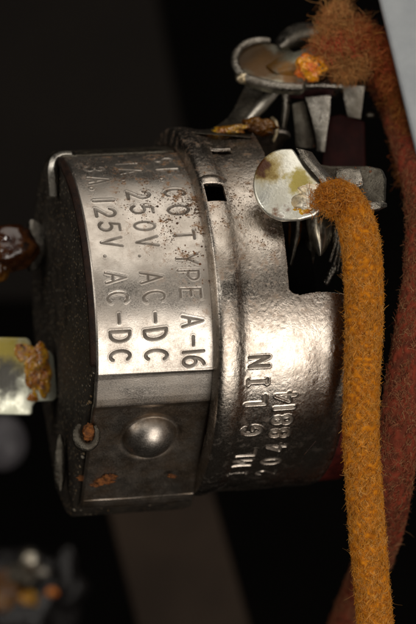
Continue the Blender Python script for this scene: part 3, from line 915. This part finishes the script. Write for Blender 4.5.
# ------------------------------------------------------------------ cloth-covered wires
def hairs(P0, D0, L, curl, r, cols, N0, seg=5):
    """a thicket of yarn ends: start points, directions, lengths -> thin three-sided tubes in one mesh"""
    n = len(P0)
    r_ = np.random.default_rng(5)
    t = np.linspace(0, 1, seg)
    side = np.cross(D0, N0)
    side /= np.linalg.norm(side, axis=1)[:, None] + 1e-9
    c1 = r_.normal(size=(n, 1, 1)) * curl
    c2 = r_.normal(size=(n, 1, 1)) * curl
    w1 = r_.uniform(1.5, 4, size=(n, 1, 1))
    tt = t[None, :, None]
    Lx = L[:, None, None]
    C = P0[:, None] + D0[:, None] * tt * Lx + side[:, None] * c1 * Lx * np.sin(tt * w1) + N0[:, None] * c2 * Lx * tt ** 2 * 0.7
    T = np.gradient(C, axis=1)
    T /= np.linalg.norm(T, axis=2)[..., None] + 1e-9
    A = np.cross(T, r_.normal(size=(n, 1, 3)))
    A /= np.linalg.norm(A, axis=2)[..., None] + 1e-9
    B = np.cross(T, A)
    rad_ = (r[:, None] * (1 - 0.75 * t[None]))[..., None]
    V = np.stack([C + rad_ * (math.cos(a) * A + math.sin(a) * B) for a in (0, 2.094, 4.189)], 2)
    V = V.reshape(-1, 3)
    base = (np.arange(n) * seg * 3)[:, None, None]
    i = (np.arange(seg - 1) * 3)[None, :, None]
    j = np.arange(3)[None, None, :]
    j2 = (j + 1) % 3
    F = np.stack([base + i + j, base + i + j2, base + i + 3 + j2, base + i + 3 + j], -1).reshape(-1, 4)
    return V, F, np.repeat(cols, seg * 3, 0)

def braided(name, path, radii, pal, n_hair, label, seed, fade=None, m=9):
    """a woven cotton sheath: chevron yarns in relief, with a nap of short fibres"""
    r_ = np.random.default_rng(seed)
    nS, nA = 700, 110
    C, Ln = spline(path, nS)
    T, N, B = frames(C)
    a = np.linspace(0, 2 * math.pi, nA, endpoint=False)
    s = np.linspace(0, Ln, nS)
    R = np.interp(np.linspace(0, 1, nS), np.linspace(0, 1, len(radii)), radii)
    kk = m / R.mean() * 0.95
    A1 = m * a[None] + kk * s[:, None]
    A2 = m * a[None] - kk * s[:, None]
    h1, h2 = np.abs(np.sin(A1 / 2)), np.abs(np.sin(A2 / 2))
    over = (np.sin(m * a[None]) * np.sin(kk * s[:, None])) > 0
    hh = np.where(over, h1, h2)
    RR = R[:, None] * (0.87 + 0.14 * hh) + 0.008 * smooth_noise(nS, nA, 9, seed)
    V = C[:, None] + RR[..., None] * (np.cos(a)[None, :, None] * N[:, None] + np.sin(a)[None, :, None] * B[:, None])
    pal = np.array(pal)
    base_c = pal[3] + (pal[0] - pal[3]) * np.clip(0.5 + 0.5 * smooth_noise(nS, nA, 4, seed + 1), 0, 1)[..., None]
    idx = np.arange(nS * nA).reshape(nS, nA)
    F = np.stack([idx[:-1], np.roll(idx, -1, 1)[:-1], np.roll(idx, -1, 1)[1:], idx[1:]], -1).reshape(-1, 4)
    V = V.reshape(-1, 3)
    V2 = np.vstack([V, C[0] - T[0] * 0.03, C[-1]])
    caps = [(idx[0, (j + 1) % nA], idx[0, j], nS * nA, nS * nA) for j in range(nA)]
    cc = np.vstack([base_c.reshape(-1, 3), pal[0], pal[0]])
    root = empty(name, tuple(C[-1]))
    tag(root, label, "wire")
    o = np.array(C[-1])
    Fl = [tuple(f) for f in F] + [(idx[0, (j + 1) % nA], idx[0, j], nS * nA) for j in range(nA)] + [(idx[-1, j], idx[-1, (j + 1) % nA], nS * nA + 1) for j in range(nA)]
    sheath = build("sheath", V2 - o, Fl, M['cloth'], root, True, cc)
    # nap: yarn fibres lying along the chevrons, and loose ones standing off
    n = n_hair
    fi = r_.uniform(0, nS - 1.01, n)
    ai = r_.uniform(0, 2 * math.pi, n)
    i0 = fi.astype(int)
    Nn = np.cos(ai)[:, None] * N[i0] + np.sin(ai)[:, None] * B[i0]
    Tt = -np.sin(ai)[:, None] * N[i0] + np.cos(ai)[:, None] * B[i0]
    ov = (np.sin(m * ai) * np.sin(kk * s[i0])) > 0
    sg = np.where(ov, 1.0, -1.0)
    kind_ = r_.random(n)
    fuzz = kind_ > 0.62
    ang = np.radians(38 + r_.normal(size=n) * np.where(fuzz, 40, 11))
    loose = kind_ < 0.008
    lift = np.where(loose, np.abs(r_.normal(size=n)) * 0.30 + 0.10, np.where(fuzz, 0.25 + np.abs(r_.normal(size=n)) * 0.35, 0.02 + np.abs(r_.normal(size=n)) * 0.05))
    Dd = np.cos(ang)[:, None] * T[i0] * np.where(r_.random(n) < 0.5, 1, -1)[:, None] - (sg * np.sin(ang))[:, None] * Tt * 1.0 + lift[:, None] * Nn
    Dd /= np.linalg.norm(Dd, axis=1)[:, None]
    hq = np.where(ov, np.abs(np.sin((m * ai + kk * s[i0]) / 2)), np.abs(np.sin((m * ai - kk * s[i0]) / 2)))
    P0 = C[i0] + (R[i0] * (0.862 + 0.14 * hq))[:, None] * Nn
    Lh = np.where(loose, r_.uniform(0.04, 0.12, n), np.where(fuzz, r_.uniform(0.012, 0.034, n), r_.uniform(0.035, 0.08, n)))
    rh = np.where(loose, 0.0011, np.where(fuzz, 0.0016, 0.0040)) * r_.uniform(0.7, 1.3, n)
    w_ = r_.dirichlet(np.ones(len(pal)) * 0.7, n)
    cols = w_ @ pal
    cols = cols * r_.uniform(0.75, 1.2, (n, 1))
    cols = np.where(loose[:, None], cols * 0.5 + 0.5 * pal[-1], np.where(fuzz[:, None], cols * 0.85 + 0.15 * pal[-1], cols))
    Vh, Fh, ch = hairs(P0, Dd, Lh, np.where(loose, 0.7, 0.3)[:, None, None], rh, cols, Nn)
    nap = build("nap", Vh - o, Fh, M['cloth'], sheath, True, ch)
    nap["kind"] = "stuff"
    return root, C, T, N, B, R

YEL = [(0.62, 0.215, 0.005), (0.86, 0.36, 0.010), (0.66, 0.22, 0.005), (0.30, 0.085, 0.004), (0.78, 0.48, 0.17)]
ypath = [W(326, 203, -1.62), W(338, 197, -1.66), W(350, 208, -1.70), W(359, 235, -1.72), W(363, 270, -1.72), W(364, 320, -1.70), W(362, 380, -1.68),
         W(361, 440, -1.66), W(364, 485, -1.64), W(368, 540, -1.62), W(373, 600, -1.6), W(378, 660, -1.6)]
yw, C, T, N, B, R = braided("cloth_wire", ypath, [0.155, 0.172, 0.178, 0.172, 0.165, 0.159, 0.160, 0.162, 0.162, 0.160, 0.160, 0.160], YEL, 62000,
                            "mustard yellow cloth-covered wire soldered to the bright lug", 3)
RED = [(0.22, 0.036, 0.016), (0.34, 0.052, 0.028), (0.28, 0.13, 0.055), (0.09, 0.022, 0.010), (0.44, 0.27, 0.13)]
rpath = [W(336, 46, 0.3), W(350, 44, 0.35), W(372, 58, 0.5), W(392, 92, 0.6), W(405, 135, 0.2), W(416, 190, -0.4), W(417, 250, -0.8), W(411, 320, -1.0), W(402, 400, -1.05),
         W(395, 460, -0.95), W(388, 505, -0.6), W(377, 550, 0.4), W(350, 615, 1.8), W(330, 670, 2.4)]
rw, C, T, N, B, R = braided("cloth_wire", rpath, [0.18, 0.20, 0.15, 0.11, 0.11, 0.17, 0.20, 0.20, 0.19, 0.18, 0.18, 0.18], RED, 40000,
                            "dull red cloth-covered wire with a frayed tan end, behind the yellow one", 4)
# frayed ends
def fray(parent, ctr_px, spread, n, pal, lens, y, name, aim, seed, thick=0.006):
    r_ = np.random.default_rng(seed)
    o = np.array(parent.location)
    ctr_px = np.asarray(ctr_px, float)
    c = np.array([W(*((ctr_px[i_] if ctr_px.ndim == 2 else ctr_px) + r_.normal(size=2) * spread), y + r_.normal() * 0.12) for i_ in range(n)])
    d = r_.normal(size=(n, 3)) * 0.8 + np.asarray(aim)
    d /= np.linalg.norm(d, axis=1)[:, None]
    nn = r_.normal(size=(n, 3))
    nn -= d * (nn * d).sum(1)[:, None]
    nn /= np.linalg.norm(nn, axis=1)[:, None]
    pal = np.array(pal)
    cols = (r_.dirichlet(np.ones(len(pal)) * 0.5, n) @ pal) * r_.uniform(0.7, 1.2, (n, 1))
    V, F, cc = hairs(c, d, r_.uniform(*lens, n), 0.7, r_.uniform(0.5, 1.2, n) * thick, cols, nn, 7)
    f = build(name, V - o, F, M['cloth'], parent, True, cc)
    f["kind"] = "stuff"
    return f
TAN = [(0.40, 0.09, 0.035), (0.56, 0.29, 0.09), (0.62, 0.37, 0.14), (0.50, 0.20, 0.05)]
FR = [(0.52, 0.06, 0.03), (0.62, 0.05, 0.035), (0.52, 0.24, 0.07), (0.34, 0.10, 0.035)]
BR = [(0.32, 0.10, 0.025), (0.46, 0.20, 0.04), (0.34, 0.065, 0.02)]
for spine, wid, n_, pal_, aim_, sd_ in (
        ([(322, 56), (330, 40), (336, 22), (340, 12)], 9, 7500, TAN, (-0.15, -0.4, 0.4), 21),
        ([(326, 60), (345, 46), (356, 30)], 10, 6000, TAN, (0.1, -0.4, 0.3), 26),
        ([(322, 50), (338, 44), (356, 46)], 7, 4500, FR[:2] + FR, (-0.1, -0.6, 0.0), 25),
        ([(336, 66), (352, 70), (358, 60), (372, 56)], 8, 5500, FR[2:] + TAN[2:], (0.0, -0.5, -0.3), 27),
        ([(350, 34), (366, 40), (384, 60), (392, 82)], 10, 7000, FR[:1] + BR, (0.3, -0.4, 0.0), 22),
        ([(388, 70), (398, 100), (404, 140), (408, 178)], 5, 4500, BR, (0.0, -0.3, -0.5), 23)):
    q_ = np.random.default_rng(sd_)
    sp_ = spline([(a_, b_, 0) for a_, b_ in spine], 60)[0][:, :2]
    pts_ = sp_[q_.integers(0, 60, n_)] + q_.normal(size=(n_, 2)) * wid * 0.55
    fray(rw, pts_, 0, n_, pal_, (0.03, 0.13), 0.15 if sd_ != 23 else 0.25, "frayed_end", aim_, sd_, 0.0030)
FY = [(0.56, 0.18, 0.012), (0.68, 0.26, 0.016), (0.40, 0.11, 0.008), (0.62, 0.32, 0.10)]
fray(yw, (336, 200), np.array([9, 6]), 4800, FY, (0.02, 0.07), -1.72, "frayed_end", (-0.1, -0.4, 0.1), 24, 0.0045)

# loose lint caught on the switch
V, F = tube(loc([W(304, 455, -1.35), W(310, 448, -1.38), W(316, 441, -1.40)]), 0.006, 12, 6)
build("lint", V, F, M['rim'], sw)

# ------------------------------------------------------------------ neighbours, out of focus
nb = empty("screw_terminal", tuple(W(24, 585, 8.0)))
tag(nb, "blurred screw terminal with orange flux in the lower left corner", "terminal")
o = np.array(nb.location)
def nbl(px, py, y, size, seed, mat, name, amp=0.25):
    V, F = lump(W(px, py, y) - o, size, seed, amp, 1.5)
    return build(name, V, F, mat, nb)
nbl(14, 600, 8.3, (0.80, 0.5, 0.66), 71, M['black_bolt'], "terminal_body", 0.35)
nbl(30, 560, 7.6, (0.12, 0.10, 0.12), 72, M['solder'], "screw_head", 0.15)
nbl(42, 572, 7.7, (0.11, 0.08, 0.07), 76, M['dull'], "washer", 0.2)
nbl(20, 574, 7.8, (0.20, 0.12, 0.14), 77, M['dark'], "washer", 0.3)
nbl(28, 598, 7.6, (0.12, 0.10, 0.09), 73, M['flux'], "flux_drop", 0.4)
nbl(5, 588, 7.8, (0.20, 0.12, 0.22), 74, M['flux_dark'], "flux_crust", 0.5)
nbl(52, 592, 7.7, (0.07, 0.06, 0.05), 78, M['flux_orange'], "flux_drop", 0.4)
nbl(66, 572, 7.9, (0.13, 0.12, 0.33), 75, M['black_bolt'], "side_lug", 0.2)
rv = empty("round_knob", tuple(W(2, 442, 6.0)))
tag(rv, "blurred round grey knob at the left edge under the solder lug", "knob")
V, F = lump((0, 0, 0), (0.30, 0.22, 0.34), 81, 0.04, 1.0)
build("knob_head", V, F, M['slate'], rv)
V, F = tube([(-0.1, 0.1, 0), (-0.1, 0.5, 0), (-0.1, 0.9, 0)], 0.14, 10, 16)
build("knob_stem", V, F, M['dark'], rv)
